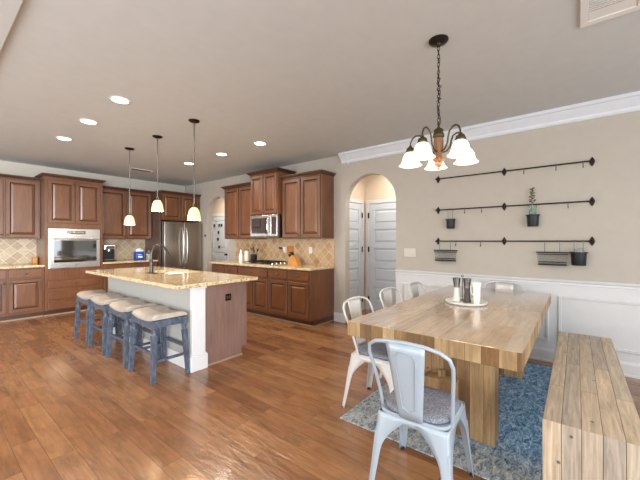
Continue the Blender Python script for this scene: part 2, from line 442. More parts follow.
# baseboards, crown, wainscot
def baseb(name, axis, a0, a1, c, d, hh=.145):
    # profile sits against plane c, projecting by sign d
    prof = [(0, 0), (.022, 0), (.022, .018), (.016, .024), (.016, hh-.03), (.010, hh-.012), (.006, hh), (0, hh)]
    b = MB()
    if axis == 'y': b.prism([(c+d*p, z) for p, z in prof], a0, a1, 'y')
    else: b.prism([(c+d*p, z) for p, z in prof], a0, a1, 'x')
    return struct(b.build(name, M['white']))
baseb('baseboard_east', 'y', -3.08, 2.05, XB, -1)
baseb('baseboard_east_cabinet', 'y', 2.942, 3.16, XB, -1)
baseb('baseboard_east_arch', 'y', 5.80, 6.07, XB, -1)
baseb('baseboard_vestibule', 'y', 1.72, 2.1, 5.47, -1)
b = MB()
for p in ([(0, 0), (-.018, 0), (-.03, .02), (-.034, .04), (-.085, .10), (-.095, .115), (-.115, .12), (-.115, .155), (0, .155)],):
    b.prism([(XB+x, H-.155+z) for x, z in p], -3.08, 3.0, 'y')
struct(b.build('trim_1', M['crownw']))
b = MB().prism([(XB+x, H-.17+z) for x, z in ((0, 0), (-.03, 0), (-.05, .05), (-.1, .10), (-.128, .13), (-.128, .17), (0, .17))], 2.86, 2.89, 'y')
struct(b.build('trim_2', M['crownw']))
# wainscot backing in white paint, chair rail and picture-frame mouldings
struct(MB().box(XB-.006, XB, -3.08, 2.052, .12, .90).build('trim_3', M['white']))
struct(MB().prism([(XB+x, z) for x, z in ((0, .83), (-.014, .83), (-.014, .855), (-.024, .86), (-.022, .882), (-.040, .89), (-.044, .905), (-.036, .915), (0, .915))], -3.08, 2.052, 'y').build('trim_4', M['white']))
def frame(n, y0, y1, z0, z1):
    b = MB(); w = .032
    def ring(i, x): return [(x, y0+i, z0+i), (x, y1-i, z0+i), (x, y1-i, z1-i), (x, y0+i, z1-i)]
    b.rings([ring(0, XB-.006), ring(.002, XB-.02), ring(.012, XB-.024), ring(.016, XB-.016), ring(.026, XB-.018), ring(w, XB-.006)], True, False, False)
    struct(b.build('trim_%d' % n, M['white']))
frame(5, 1.14, 1.96, .23, .735); frame(6, .235, 1.05, .23, .735); frame(7, -1.5, .155, .23, .735)

# backsplashes (setting)
struct(MB().box(.4, 1.41, YA-.012, YA, .915, 1.372).box(2.29, 3.35, YA-.012, YA, .915, 1.372).build('trim_8', M['tileN']))
struct(MB().box(XB-.012, XB, 3.15, 5.80, .915, 1.372).box(XB-.012, XB, 4.07, 4.79, 1.372, 1.40).build('trim_9', M['tileE']))

# ------------------------------------------------------------------ cabinets
def door_mesh(w, hgt):
    b = MB()
    def R(i, y, mi):
        return [(i, y, i), (w-i, y, i), (w-i, y, hgt-i), (i, y, hgt-i)], mi
    seq = [R(0, 0, 0), R(0, -.016, 0), R(.004, -.020, 0), R(.052, -.020, 0), R(.056, -.017, 1), R(.061, -.010, 1), R(.068, -.009, 1), R(.094, -.018, 0), R(.097, -.018, 0)]
    V = [[b.b.verts.new(p) for p in r[0]] for r in seq]
    f = b.b.faces.new(V[0]); fs = [f]
    for k in range(len(seq)-1):
        for i in range(4):
            f = b.b.faces.new([V[k][i], V[k][(i+1) % 4], V[k+1][(i+1) % 4], V[k+1][i]]); f.material_index = seq[k+1][1]; fs.append(f)
    fs.append(b.b.faces.new(V[-1]))
    bmesh.ops.recalc_face_normals(b.b, faces=fs)
    return b
def knob(parent, x, y, z):
    return MB().lathe([(.009, 0), (.006, -.006), (.005, -.012), (.012, -.018), (.015, -.024), (.011, -.030), (.003, -.032)], (x, y, z), 12, 'y').build('knob', M['knob'], parent, 50)
def cabinet(name, label, loc, rz, w, d, z0, z1, doors=(), drawers=(), crown=None, toe=False, notch=None, end=False):
    """local frame: x along the run, back at y=0, front at y=-d. doors: (x0,x1,z0,z1,knob_side). drawers: (x0,x1,z0,z1)"""
    t = thing(name, label, 'cabinet', loc, rz)
    b = MB()
    zb = z0 + (.10 if toe else 0)
    if notch:  # recess for a built-in oven
        nx0, nx1, nz0, nz1 = notch
        b.box(0, w, -d, 0, zb, nz0).box(0, w, -d, 0, nz1, z1).box(0, nx0, -d, 0, nz0, nz1).box(nx1, w, -d, 0, nz0, nz1)
    else:
        b.box(0, w, -d, 0, zb, z1, .002, 1)
    b.mi = 1
    for q in [x[:4] for x in doors]+list(drawers): b.box(q[0]-.004, q[1]+.004, -d-.0015, -d, q[2]-.004, q[3]+.004)  # dark band in glaze colour, painting the reveal shadow around each front
    b.build('carcass', [M['cab'], M['glaze_shade']], t)
    if toe:
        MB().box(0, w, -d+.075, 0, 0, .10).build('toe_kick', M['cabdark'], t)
        b = MB().box(0, w, -d+.06, -d+.075, 0, .022, .004)
        if end: b.box(w, w+.014, -d+.075, 0, 0, .022, .004)
        b.build('shoe_moulding', M['shoe'], t)
    for x0, x1, a, c, side in doors:
        dr = door_mesh(x1-x0, c-a).build('door', [M['cab'], M['glaze_shade']], t, loc=(x0, -d, a))
        up = z0 > 1
        knob(dr, (.026 if side == 'l' else x1-x0-.026), -.02, .045 if up else c-a-.045)
    for x0, x1, a, c in drawers:
        dr = MB().box(0, x1-x0, -.018, 0, 0, c-a, .005, 2).build('drawer', M['cab'], t, loc=(x0, -d, a))
        knob(dr, (x1-x0)/2, -.018, (c-a)/2)
    if crown:
        l, r, e, hh = crown    # flare left / right flags, overhang, height
        rs = []
        for q, z in ((.004, 0), (.004, .012), (.018, .02), (.3*e+.014, .45*hh), (e-.012, .78*hh), (e, .82*hh), (e, hh)):
            rs.append([(-q*l, -d-.018-q, z1+z), (w+q*r, -d-.018-q, z1+z), (w+q*r, 0, z1+z), (-q*l, 0, z1+z)])
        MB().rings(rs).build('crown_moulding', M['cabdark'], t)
    return t
# --- north wall
UZ0, UZ1 = 1.372, 2.40
cabinet('upper_cabinet', 'wall cabinet left of the tall oven cabinet, over the beige tiled counter', (.47, YA-.001, 0), 0, .935, .33, UZ0, UZ1,
        [(.015, .455, UZ0+.02, UZ1-.015, 'r'), (.485, .915, UZ0+.02, UZ1-.015, 'l')], crown=(0, 0, .05, .055))
cabinet('tall_oven_cabinet', 'tall brown cabinet holding the built-in stainless oven, two doors above and three drawers below', (1.41, YA-.001, 0), 0, .88, .63, 0, 2.458,
        [(.045, .43, 1.65, 2.41, 'r'), (.45, .835, 1.65, 2.41, 'l')],
        [(.045, .835, .49, .62), (.045, .835, .285, .42), (.045, .835, .115, .24)], crown=(1, 1, .05, .055), toe=True, notch=(.055, .825, .84, 1.55))
cabinet('upper_cabinet', 'two-door wall cabinet above the coffee maker, right of the tall oven cabinet', (2.291, YA-.001, 0), 0, 1.058, .33, UZ0, UZ1,
        [(.02, .52, UZ0+.02, UZ1-.015, 'r'), (.545, 1.04, UZ0+.02, UZ1-.015, 'l')], crown=(0, 0, .05, .055))
cabinet('refrigerator_cabinet', 'short deep cabinet with two doors directly above the stainless refrigerator', (3.392, YA-.001, 0), 0, .95, .68, 1.80, UZ1,
        [(.03, .46, 1.83, UZ1-.02, 'r'), (.49, .92, 1.83, UZ1-.02, 'l')], crown=(0, 0, .05, .055))
tag(MB().box(3.352, 3.388, YA-.72, YA-.002, 0, UZ1+.05, .002, 1).build('refrigerator_side_panel', M['cabdark']), 'tall dark wooden panel standing between the refrigerator and the tiled counter', 'panel')
cabinet('base_cabinet', 'base cabinet with drawer over door left of the tall oven cabinet', (.47, YA-.001, 0), 0, .938, .61, 0, .876,
        [(.02, .455, .14, .68, 'r'), (.485, .91, .14, .68, 'l')], [(.02, .455, .71, .85), (.485, .91, .71, .85)], toe=True)
cabinet('base_cabinet', 'base cabinet under the coffee maker, between tall oven cabinet and refrigerator', (2.291, YA-.001, 0), 0, 1.058, .61, 0, .876,
        [(.02, .515, .14, .68, 'r'), (.545, 1.04, .14, .68, 'l')], [(.02, .515, .71, .85), (.545, 1.04, .71, .85)], toe=True)
tag(MB().box(.47, 1.408, YA-.65, YA-.013, .877, .914, .006).build('countertop', M['granite']), 'speckled granite countertop left of the tall oven cabinet', 'countertop')
tag(MB().box(2.292, 3.350, YA-.65, YA-.013, .877, .914, .006).build('countertop', M['granite']), 'speckled granite countertop carrying the coffee maker', 'countertop')
# --- east wall (rotated so the fronts face -x)
RE = -PI/2
def eloc(y): return (XB-.001, y, 0)
cabinet('upper_cabinet', 'reddish brown wall cabinet left of the microwave', eloc(5.75), RE, .955, .33, UZ0, UZ1,
        [(.02, .465, UZ0+.02, UZ1-.015, 'r'), (.49, .935, UZ0+.02, UZ1-.015, 'l')], crown=(1, 0, .05, .055))
cabinet('upper_cabinet', 'raised wall cabinet directly above the microwave, tallest of the cabinets beside the near arch', eloc(4.79), RE, .73, .43, 1.80, 2.54,
        [(.02, .352, 1.82, 2.53, 'r'), (.378, .71, 1.82, 2.53, 'l')], crown=(1, 1, .055, .06))
cabinet('upper_cabinet', 'brown wall cabinet with two tall doors right of the microwave, over the knife block', eloc(4.055), RE, .885, .33, UZ0, UZ1,
        [(.02, .43, UZ0+.02, UZ1-.015, 'r'), (.455, .865, UZ0+.02, UZ1-.015, 'l')], crown=(0, 1, .05, .055))
def bc(label, y0, y1, drs, dws, end=False):
    cabinet('base_cabinet', label, eloc(y0), RE, y0-y1, .61, 0, .876, drs, dws, toe=True, end=end)
bc('dark red-brown base cabinet at the left end of the cooktop counter, near the far arch', 5.78, 4.925,
   [(.02, .415, .14, .68, 'r'), (.44, .835, .14, .68, 'l')], [(.02, .415, .71, .85), (.44, .835, .71, .85)])
bc('dark red-brown base cabinet below the cooktop, one wide drawer front over two doors', 4.923, 4.10,
   [(.02, .4, .14, .68, 'r'), (.425, .803, .14, .68, 'l')], [(.02, .803, .71, .85)])
bc('narrow base cabinet second from the near end of the cooktop counter, drawer over door', 4.098, 3.64,
   [(.02, .438, .14, .68, 'r')], [(.02, .438, .71, .85)])
bc('narrow base cabinet at the near end of the cooktop counter, with exposed brown side panel', 3.638, 3.165,
   [(.02, .44, .14, .68, 'l')], [(.02, .44, .71, .85)], end=True)
tag(MB().box(XB-.655, XB-.013, 3.145, 5.80, .877, .914, .006).build('countertop', M['granite']), 'speckled granite countertop under the cooktop and knife block', 'countertop')

# --- built-in oven
t = thing('built_in_oven', 'stainless steel built-in oven set in the tall brown cabinet', 'oven', (1.41+.06, YA-.001-.63, .845))
b = MB().box(0, .76, .01, .5, 0, .70); b.box(-.012, .772, -.012, -.0006, -.008, .708, .003); b.build('oven_body', M['steel'], t)
p = MB().box(0, .76, -.030, -.0125, .575, .70, .003).build('control_panel', M['steel'], t)
MB().box(.25, .53, -.032, -.030, .61, .672).build('display', M['blackgloss'], p)
b = MB()
for i in range(7): b.box(.262+.037*i, .284+.037*i, -.0335, -.032, .63+.008*(i % 2), .65+.006*(i % 3))
b.build('display_icons', M['steel'], p)
dr = MB().box(0, .76, -.045, -.0125, 0, .565, .004).build('door', M['steel'], t)
MB().box(.055, .705, -.048, -.045, .10, .50).build('door_window', M['blackgloss'], dr)
MB().lathe([(.013, .03), (.013, .73)], (0, -.085, .525), 14, 'x').box(.06, .085, -.085, -.045, .517, .533).box(.675, .70, -.085, -.045, .517, .533).build('door_handle', M['steel'], dr, 40)
MB().lathe([(.012, 0), (.012, -.003)], (.38, -.045, .05), 16, 'y').build('badge', M['steeldark'], dr)

# --- microwave
t = thing('microwave', 'stainless over-the-range microwave above the cooktop', 'microwave', (XB-.001, 4.785, 1.385), RE)
MB().box(0, .72, -.42, 0, 0, .412, .003).build('microwave_body', M['steeldark'], t)
dr = MB().box(0, .56, -.445, -.421, .03, .41, .004).build('door', M['steel'], t)
MB().box(.04, .47, -.448, -.445, .08, .36).build('door_window', M['blackgloss'], dr)
MB().loft([(.515, -.446, .06), (.515, -.475, .09), (.515, -.488, .15), (.515, -.49, .22), (.515, -.488, .29), (.515, -.475, .35), (.515, -.446, .38)], .012, 10).build('door_handle', M['chrome'], dr, 50)
cp = MB().box(.562, .72, -.445, -.421, .03, .41, .004).build('control_panel', M['steel'], t)
MB().box(.58, .70, -.448, -.445, .07, .37).build('keypad', M['blackgloss'], cp)
MB().box(0, .72, -.445, -.421, 0, .027, .003).build('vent_grille', M['steeldark'], t)

# --- refrigerator
t = thing('refrigerator', 'stainless french-door refrigerator in the corner beside the far arch', 'refrigerator', (3.41, YA-.02, 0))
MB().box(0, .905, -.72, 0, .03, 1.77, .004).box(.03, .875, -.68, -.05, 0, .03).build('refrigerator_body', M['steeldark'], t)
for x0, x1, hx in ((.002, .4505, .405), (.4545, .903, .50)):
    d = MB().box(x0, x1, -.80, -.725, .66, 1.765, .012, 3).build('door', M['fridge'], t, 40)
    MB().loft([(hx, -.80, .78), (hx, -.835, .82), (hx, -.858, .95), (hx, -.868, 1.15), (hx, -.868, 1.32), (hx, -.858, 1.48), (hx, -.835, 1.60), (hx, -.80, 1.64)], .014, 10).build('door_handle', M['steel'], d, 50)
d = MB().box(.002, .903, -.80, -.725, .05, .65, .012, 3).build('freezer_drawer', M['fridge'], t, 40)
MB().loft([(.08, -.80, .58), (.1, -.85, .58), (.45, -.86, .58), (.8, -.85, .58), (.82, -.80, .58)], .013, 10).build('drawer_handle', M['steel'], d, 50)

# --- island
IX0, IX1, IY0, IY1 = 1.76, 2.455, 3.06, 5.35
t = thing('kitchen_island', 'kitchen island with light grey knee wall, white corner post and brown end panel', 'kitchen island', (IX0, IY0, 0))
def ib(x0, x1, y0, y1, z0, z1, bev=0): return MB().box(x0-IX0, x1-IX0, y0-IY0, y1-IY0, z0, z1, bev)
ib(IX0, IX0+.11, IY0+.03, IY1, 0, .876).build('knee_wall', M['greywall'], t)
b = ib(IX0-.012, IX0+.14, IY0-.012, IY0+.03, .0, .876, .003); b.build('corner_post', M['white'], t)
b = MB()
b.box(-.03, .158, -.03, .035, 0, .15, .004).box(-.024, .152, -.024, .033, .15, .165, .003)
b.box(-.012, -.0005, .04, IY1-IY0, 0, .14, .003); b.build('baseboard', M['white'], t)
b = MB().box(-.022, .150, -.022, .031, .835, .876, .004); b.build('post_capital', M['white'], t)
b = MB().prism([(.141, .0), (.625, .0), (.625, .10), (.695, .10), (.695, .876), (.141, .876)], .01, .045, 'y'); b.build('end_panel', M['panel'], t)
MB().box(.16, .63, -.006, .009, 0, .02, .003).build('shoe_moulding', M['shoe'], t)
ib(IX0+.112, IX1, IY1-.02, IY1, .0, .876).build('end_panel', M['panel'], t)
ib(IX1-.02, IX1-.001, IY0+.046, IY1-.021, .10, .876).build('back_panel', M['cab'], t)
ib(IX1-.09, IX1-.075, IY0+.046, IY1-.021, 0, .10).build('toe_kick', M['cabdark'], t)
n = 5; w = (IY1-IY0-.1)/n
for i in range(n):
    d = door_mesh(w-.02, .7).build('door', [M['cab'], M['glaze_shade']], t, loc=(IX1-IX0, .06+i*w, .14)); d.rotation_euler = (0, 0, PI/2)
    knob(d, .03, -.02, .65)
o = MB().box(.40, .475, .004, .0095, .66, .735, .002).build('outlet_plate', M['bronze'], t)
MB().box(.413, .431, .002, .004, .68, .715, .001).box(.444, .462, .002, .004, .68, .715, .001).build('outlet_socket', M['steeldark'], o)

def slab_hole(x0, x1, y0, y1, hx0, hx1, hy0, hy1, z0, z1, bev):
    b = MB()
    def R(a0, a1, c0, c1, z): return [(a0, c0, z), (a1, c0, z), (a1, c1, z), (a0, c1, z)]
    rs = [R(hx0, hx1, hy0, hy1, z0), R(x0+bev, x1-bev, y0+bev, y1-bev, z0), R(x0, x1, y0, y1, z0+bev), R(x0, x1, y0, y1, z1-bev), R(x0+bev, x1-bev, y0+bev, y1-bev, z1), R(hx0, hx1, hy0, hy1, z1), R(hx0, hx1, hy0, hy1, z0)]
    b.rings(rs, True, False, False); bmesh.ops.remove_doubles(b.b, verts=b.b.verts, dist=1e-5)
    bmesh.ops.recalc_face_normals(b.b, faces=b.b.faces)
    return b
tag(slab_hole(1.50, 2.485, 2.90, 5.43, 1.98, 2.40, 3.95, 4.65, .877, .914, .005).build('island_countertop', M['granite']), 'large gold speckled granite slab on top of the kitchen island', 'countertop')
b = MB()
def R(i, z): return [(1.985+i, 3.955+i, z), (2.395-i, 3.955+i, z), (2.395-i, 4.645-i, z), (1.985+i, 4.645-i, z)]
b.rings([R(-.015, .874), R(0, .876), R(.006, .72), R(.03, .70)], True, False, True)
tag(b.build('sink', M['steel'], thick=.002), 'undermount stainless sink set in the island countertop', 'sink')
t = thing('faucet', 'dark gooseneck faucet standing on the island beside the sink', 'faucet', (1.895, 4.28, .9145))
MB().box(-.03, .03, -.12, .12, 0, .008, .003).lathe([(.028, .008), (.024, .02), (.022, .14), (.019, .16), (.014, .17)], (0, 0, 0), 16).build('base', M['nickel'], t, 40)
P = [(0, 0, .165), (0, 0, .24), (.008, 0, .30), (.035, 0, .345), (.075, 0, .365), (.12, 0, .365), (.165, 0, .335), (.195, 0, .285), (.21, 0, .25)]
MB().loft(P, [.013]*7+[.015, .016], 12).build('spout', M['nickel'], t, 60)
MB().loft([(.208, 0, .256), (.225, 0, .205)], [.018, .016], 12).build('spray_head', M['nickel'], t, 40)
MB().loft([(0, -.02, .10), (.0, -.06, .11), (.02, -.11, .135)], [.010, .008, .006], 10).build('handle', M['nickel'], t, 50)

# --- cooktop
t = thing('cooktop', 'stainless gas cooktop with dark grates set in the counter below the microwave', 'cooktop', (XB-.001, 4.86, .9145), RE)
MB().box(0, .84, -.58, -.06, 0, .012, .004).build('cooktop_plate', M['steel'], t)
for x0, x1 in ((.03, .30), (.31, .53), (.54, .66)):
    b = MB()
    for x in (x0, (x0+x1)/2-.005, x1-.01): b.box(x, x+.01, -.54, -.09, .034, .044)
    for y in (-.54, -.43, -.32, -.21, -.10): b.box(x0, x1, y, y+.01, .034, .044)
    for x in (x0, x1-.01):
        for y in (-.54, -.10): b.box(x, x+.01, y, y+.01, .012, .034)
    b.build('grate', M['black'], t)
for x, y in ((.165, -.43), (.165, -.2), (.42, -.32), (.6, -.43), (.6, -.2)):
    MB().lathe([(.045, .012), (.045, .022), (.025, .03), (.003, .031)], (x, y, 0), 16).build('burner', M['dark'], t, 40)
for i in range(5):
    MB().lathe([(.021, .012), (.021, .018), (.017, .036), (.003, .037)], (.755, -.52+i*.10, 0), 14).build('knob', M['chrome'], t, 40)

# --- small kitchen things
t = thing('coffee_maker', 'black and silver coffee maker on the counter beside the tall oven cabinet', 'coffee maker', (2.45, 7.47, .9145))
b = MB().box(-.11, .11, -.02, .13, 0, .33, .012).box(-.11, .11, -.13, -.02, 0, .035, .008); b.build('body', M['black'], t)
MB().box(-.105, .105, -.12, -.021, .245, .33, .012).build('brew_head', M['steel'], t)
MB().box(-.085, .085, -.125, -.03, .035, .042, .002).build('drip_tray', M['steel'], t)
MB().box(-.02, .02, -.075, -.04, .20, .245, .004).build('spout', M['steel'], t)
MB().box(-.075, .075, -.1215, -.12, .262, .312).build('display', M['blackgloss'], t)
t = thing('storage_jug', 'blue and white plastic tub with a handle on the counter near the refrigerator', 'container', (3.06, 7.52, .9145))
MB().box(-.085, .085, -.07, .07, 0, .18, .02, 3).build('label_band', M['ink'], t, 40)
MB().box(-.08, .08, -.065, .065, .181, .23, .018, 3).lathe([(.045, .23), (.045, .255), (.02, .26)], (0, 0, 0), 16).build('lid', M['offwhite'], t, 40)
MB().box(-.045, .05, -.0715, -.07, .05, .09).box(-.045, .03, -.0715, -.07, .11, .125).build('label_print', M['offwhite'], t)
t = thing('canister', 'clear grey jar with white contents between the blue tub and the refrigerator', 'jar', (3.255, 7.46, .9145))
MB().lathe([(.062, 0), (.065, .01), (.065, .16), (.055, .175)], n=20).build('jar', M['glass'], t, 50)
MB().lathe([(.058, .004), (.058, .12)], n=20).build('contents', M['paper'], t, 50)
MB().lathe([(.056, .176), (.058, .20), (.02, .205), (.015, .22)], n=20).build('lid', M['steeldark'], t, 50)
tag(MB().box(1.33, 1.395, 7.70, 7.83, .9145, 1.03, .006).build('wooden_box', M['knifewood']), 'small tan box on the counter against the tall oven cabinet', 'box')

t = thing('knife_block', 'slanted honey wood knife block on the counter right of the cooktop', 'knife block', (4.15, 3.86, .9145), RE)
MB().prism([(-.13, 0), (.12, 0), (.02, .145), (-.045, .17), (-.10, .10)], -.05, .05, 'y', .004).build('block', M['knifewood'], t)
for i in range(3):
    for j in range(2):
        x, z = -.075+.032*j, .125+.04*j; y = -.03+.03*i
        MB().loft([(x+.02, y, z-.02), (x-.045, y, z+.045), (x-.06, y, z+.052)], [.009, .011, .008], 8).build('knife_handle', M['black'], t, 50)
t = thing('utensil_crock', 'dark crock full of black utensils left of the cooktop', 'utensil holder', (4.16, 4.975, .9145))
MB().lathe([(.05, 0), (.062, .01), (.065, .14), (.067, .15), (.060, .15), (.056, .02)], n=20, cap1=True).build('crock', M['potmetal'], t, 50)
for i, (dx, dy, hz) in enumerate(((-.03, .02, .30), (.03, -.04, .27), (.02, .05, .29), (-.04, -.05, .25), (.0, .0, .31))):
    MB().loft([(dx*.4, dy*.4, .02), (dx*1.2, dy*1.2, hz-.07), (dx*1.4, dy*1.4, hz-.05), (dx*1.6, dy*1.6, hz-.02), (dx*1.6, dy*1.6, hz)], [.005, .006, .022, .026, .012], 8, .4).build('utensil', M['black'] if i % 2 else M['steeldark'], t, 50)
t = thing('soap_bottle', 'white bottle at the far left of the cooktop counter', 'bottle', (4.12, 5.33, .9145))
MB().lathe([(.04, 0), (.043, .01), (.04, .14), (.02, .17), (.018, .19)], n=18).build('bottle', M['offwhite'], t, 50)
MB().lathe([(.022, .191), (.022, .225), (.008, .23), (.008, .25)], n=14).box(-.045, .008, -.006, .006, .25, .262).build('pump', M['steel'], t, 50)
t = thing('pepper_grinder', 'beige tall canister between white bottle and utensil crock', 'canister', (4.14, 5.17, .9145))
MB().lathe([(.045, 0), (.045, .2), (.042, .215)], n=18).build('body', M['paper'], t, 50)
MB().lathe([(.046, .216), (.046, .235), (.02, .245)], n=18).build('lid', M['steeldark'], t, 50)
t = thing('pot_filler', 'small wall fixture with black handle and chrome head on the tiles above the cooktop', 'pot filler', (XB-.0135, 4.15, 1.17), RE)
MB().box(-.075, .075, -.02, 0, -.065, .065, .003).build('wooden_plate', M['orangetile'], t)
MB().prism([(-.15, .05), (-.08, .055), (-.075, -.06), (-.11, -.05)], -.075, -.02, 'y', .004).build('head', M['offwhite'], t)
MB().loft([(-.14, -.05, .02), (-.24, -.06, .03)], [.015, .018], 10).build('handle', M['black'], t, 50)
tag(MB().box(XB-.02, XB-.0135, 3.63, 3.705, 1.11, 1.225, .003).build('wall_outlet', M['offwhite']), 'white outlet plate on the honey tiles right of the knife block', 'outlet')
t = thing('light_switch', 'wide white switch plate on the beige wall between the near arch and rails', 'light switch', (XB-.0005, 1.84, 1.165), RE)
MB().box(-.085, .085, -.007, 0, -.06, .06, .003).build('switch_plate', M['plate'], t)
for x in (-.046, 0, .046): MB().box(x-.016, x+.016, -.011, -.0075, -.033, .033, .002).build('switch_rocker', M['plate'], t)
tag(MB().lathe([(.028, 0), (.028, -.018), (.02, -.022)], (XB-.0005, 7.0, 1.46), 14, 'x').build('door_chime', M['steeldark']), 'small round grey wall button beside the far arch and refrigerator', 'wall button')

# ------------------------------------------------------------------ stools
STL = ['nearest of four cream-topped blue-grey counter stools, beside the white island post',
       'second nearest cream-topped stool along the grey island wall',
       'third cream-topped stool from the white island post',
       'farthest of four cream-topped stools, nearest the oven drawers']
s0 = thing('counter_stool', STL[0], 'stool', (1.545, 3.32, 0), 0, 'counter stools along the island')
b = MB(); nx, ny = 10, 16; top = []; hw, hl = .168, .242
def seatz(u, v): return .604 + .034*abs(v)**2.0 - .012*abs(u)**4
G = []
for j in range(ny+1):
    row = []
    for i in range(nx+1):
        u, v = -1+2*i/nx, -1+2*j/ny
        e = (max(0, abs(u)-.8)/.2)**2*.018 + (max(0, abs(v)-.85)/.15)**2*.018
        row.append(b.b.verts.new((u*hw, v*hl, seatz(u, v)-e+.008)))
    G.append(row)
Bt = []
for j in range(ny+1):
    Bt.append([b.b.verts.new((max(-1, min(1, -1+2*i/nx))*hw*.97, (-1+2*j/ny)*hl*.98, .560+.024*abs(-1+2*j/ny)**2.2)) for i in range(nx+1)])
fs = []
for j in range(ny):
    for i in range(nx):
        fs.append(b.b.faces.new([G[j][i], G[j][i+1], G[j+1][i+1], G[j+1][i]])); fs.append(b.b.faces.new([Bt[j][i], Bt[j+1][i], Bt[j+1][i+1], Bt[j][i+1]]))
per = [(0, i) for i in range(nx)] + [(j, nx) for j in range(ny)] + [(ny, i) for i in range(nx, 0, -1)] + [(j, 0) for j in range(ny, 0, -1)]
for k in range(len(per)):
    a, c = per[k], per[(k+1) % len(per)]
    fs.append(b.b.faces.new([G[a[0]][a[1]], Bt[a[0]][a[1]], Bt[c[0]][c[1]], G[c[0]][c[1]]]))
bmesh.ops.recalc_face_normals(b.b, faces=fs)
b.build('seat_cushion', M['cream'], s0, 55)
b = MB()
def rail(x0, x1, y0, y1):
    n = 12; lo = []; 
    for i in range(n+1):
        f = i/n; x = x0+(x1-x0)*f; y = y0+(y1-y0)*f
        v = y/hl
        lo.append((x, y, .558+.022*abs(v)**2.2, .500+.008*abs(v)**2))
    dx, dy = (0, .011) if abs(x1-x0) > abs(y1-y0) else (.011, 0)
    rs = [[(x-dx, y-dy, zt), (x+dx, y+dy, zt), (x+dx, y+dy, zb), (x-dx, y-dy, zb)] for x, y, zt, zb in lo]
    b.rings(rs)
rail(-.146, -.146, -.205, .205); rail(.146, .146, -.205, .205); rail(-.13, .13, -.212, -.212); rail(-.13, .13, .212, .212)
b.build('seat_apron', M['stool'], s0)
def leg_at(sx, sy, z):
    f = (.57-z)/.57
    return Vector((sx*(.143+.030*f), sy*(.212+.038*f), z))
for sx in (-1, 1):
    for sy in (-1, 1):
        b = MB()
        def seg(z0, z1, r0, r1, n=4): b.loft([leg_at(sx, sy, z0), leg_at(sx, sy, z1)], [r0, r1], n, rot0=PI/4 if n == 4 else 0)
        seg(.57, .50, .033, .033); seg(.50, .488, .022, .018, 12); seg(.488, .478, .026, .026, 12); seg(.478, .466, .018, .016, 12)
        seg(.466, .454, .024, .024, 12); seg(.454, .44, .018, .021, 12); seg(.44, .0, .033, .025)
        b.build('leg', M['stool'], s0)
for sy in (-1, 1):
    z = .20
    MB().loft([leg_at(-1, sy, z), leg_at(1, sy, z)], .016, 4, rot0=PI/4).build('stretcher', M['stool'], s0)
for sx in (-1, 1):
    z = .27 if sx > 0 else .27
    MB().loft([leg_at(sx, -1, z), leg_at(sx, 1, z)], .016, 4, rot0=PI/4).build('stretcher', M['stool'], s0)
for i, y in enumerate((3.94, 4.56, 5.13)): dup(s0, (1.545, y, 0), 0, STL[i+1])

# ------------------------------------------------------------------ dining table, bench, rug
TX0, TX1, TY0, TY1, TZ = 1.871, 4.18, .207, 1.245, .775
t = thing('dining_table', 'long reclaimed wood dining table with thick plank top on slab legs over the blue rug', 'dining table', ((TX0+TX1)/2, (TY0+TY1)/2, 0))
hx, hy = (TX1-TX0)/2, (TY1-TY0)/2
b = MB().box(-hx, hx, -hy, hy, TZ-.10, TZ, .004)
b.b.normal_update()
for f in b.b.faces:
    if f.normal.z > .9: f.material_index = 0
    else: f.material_index = 1
b.build('tabletop', [M['table'], M['tableend']], t, uv='edge')
for s in (-1, 1):
    x0, x1 = (-hx+.435, -hx+.575) if s < 0 else (hx-.575, hx-.435)
    MB().box(x0, x1, -.32, .32, .008, TZ-.1005, .004).build('leg', M['leg'], t, uv='legs')
MB().box(-hx+.576, hx-.576, -.07, .07, .22, .42, .003).build('stretcher', M['leg'], t, uv='box')
for s in (-1, 1):
    a, c = sorted((s*(hx-.434), s*(hx-.33)))
    tn = MB().box(a, c, -.11, .11, .17, .395, .004).build('tenon', M['leg'], t, uv='legs')
    a, c = sorted((s*(hx-.415), s*(hx-.375)))
    MB().box(a, c, -.02, .02, .3955, .44, .003).build('tenon_peg', M['leg'], tn, uv='legs')
t = thing('dining_bench', 'long reclaimed wood waterfall bench along the near side of the dining table', 'bench', (2.885, -.058, 0))
L, wd = .975, .187
MB().prism([(-L, .462), (L, .462), (L-.072, .39), (-L+.072, .39)], -wd, wd, 'y', .003).build('seat', M['bench'], t, uv='plank')
for q in (-1, 1):
    MB().prism([(q*L, .4612), (q*L, .008), (q*(L-.072), .008), (q*(L-.072), .3893)], -wd, wd, 'y').build('leg', M['bench'], t, uv='plank')
b = MB().box(-1.085, 1.085, -.763, .763, 0, .008, .003)
r = b.build('area_rug', M['rug'], loc=(3.065, .623, .0005)); tag(r, 'distressed blue area rug with grey border under the dining table', 'rug')

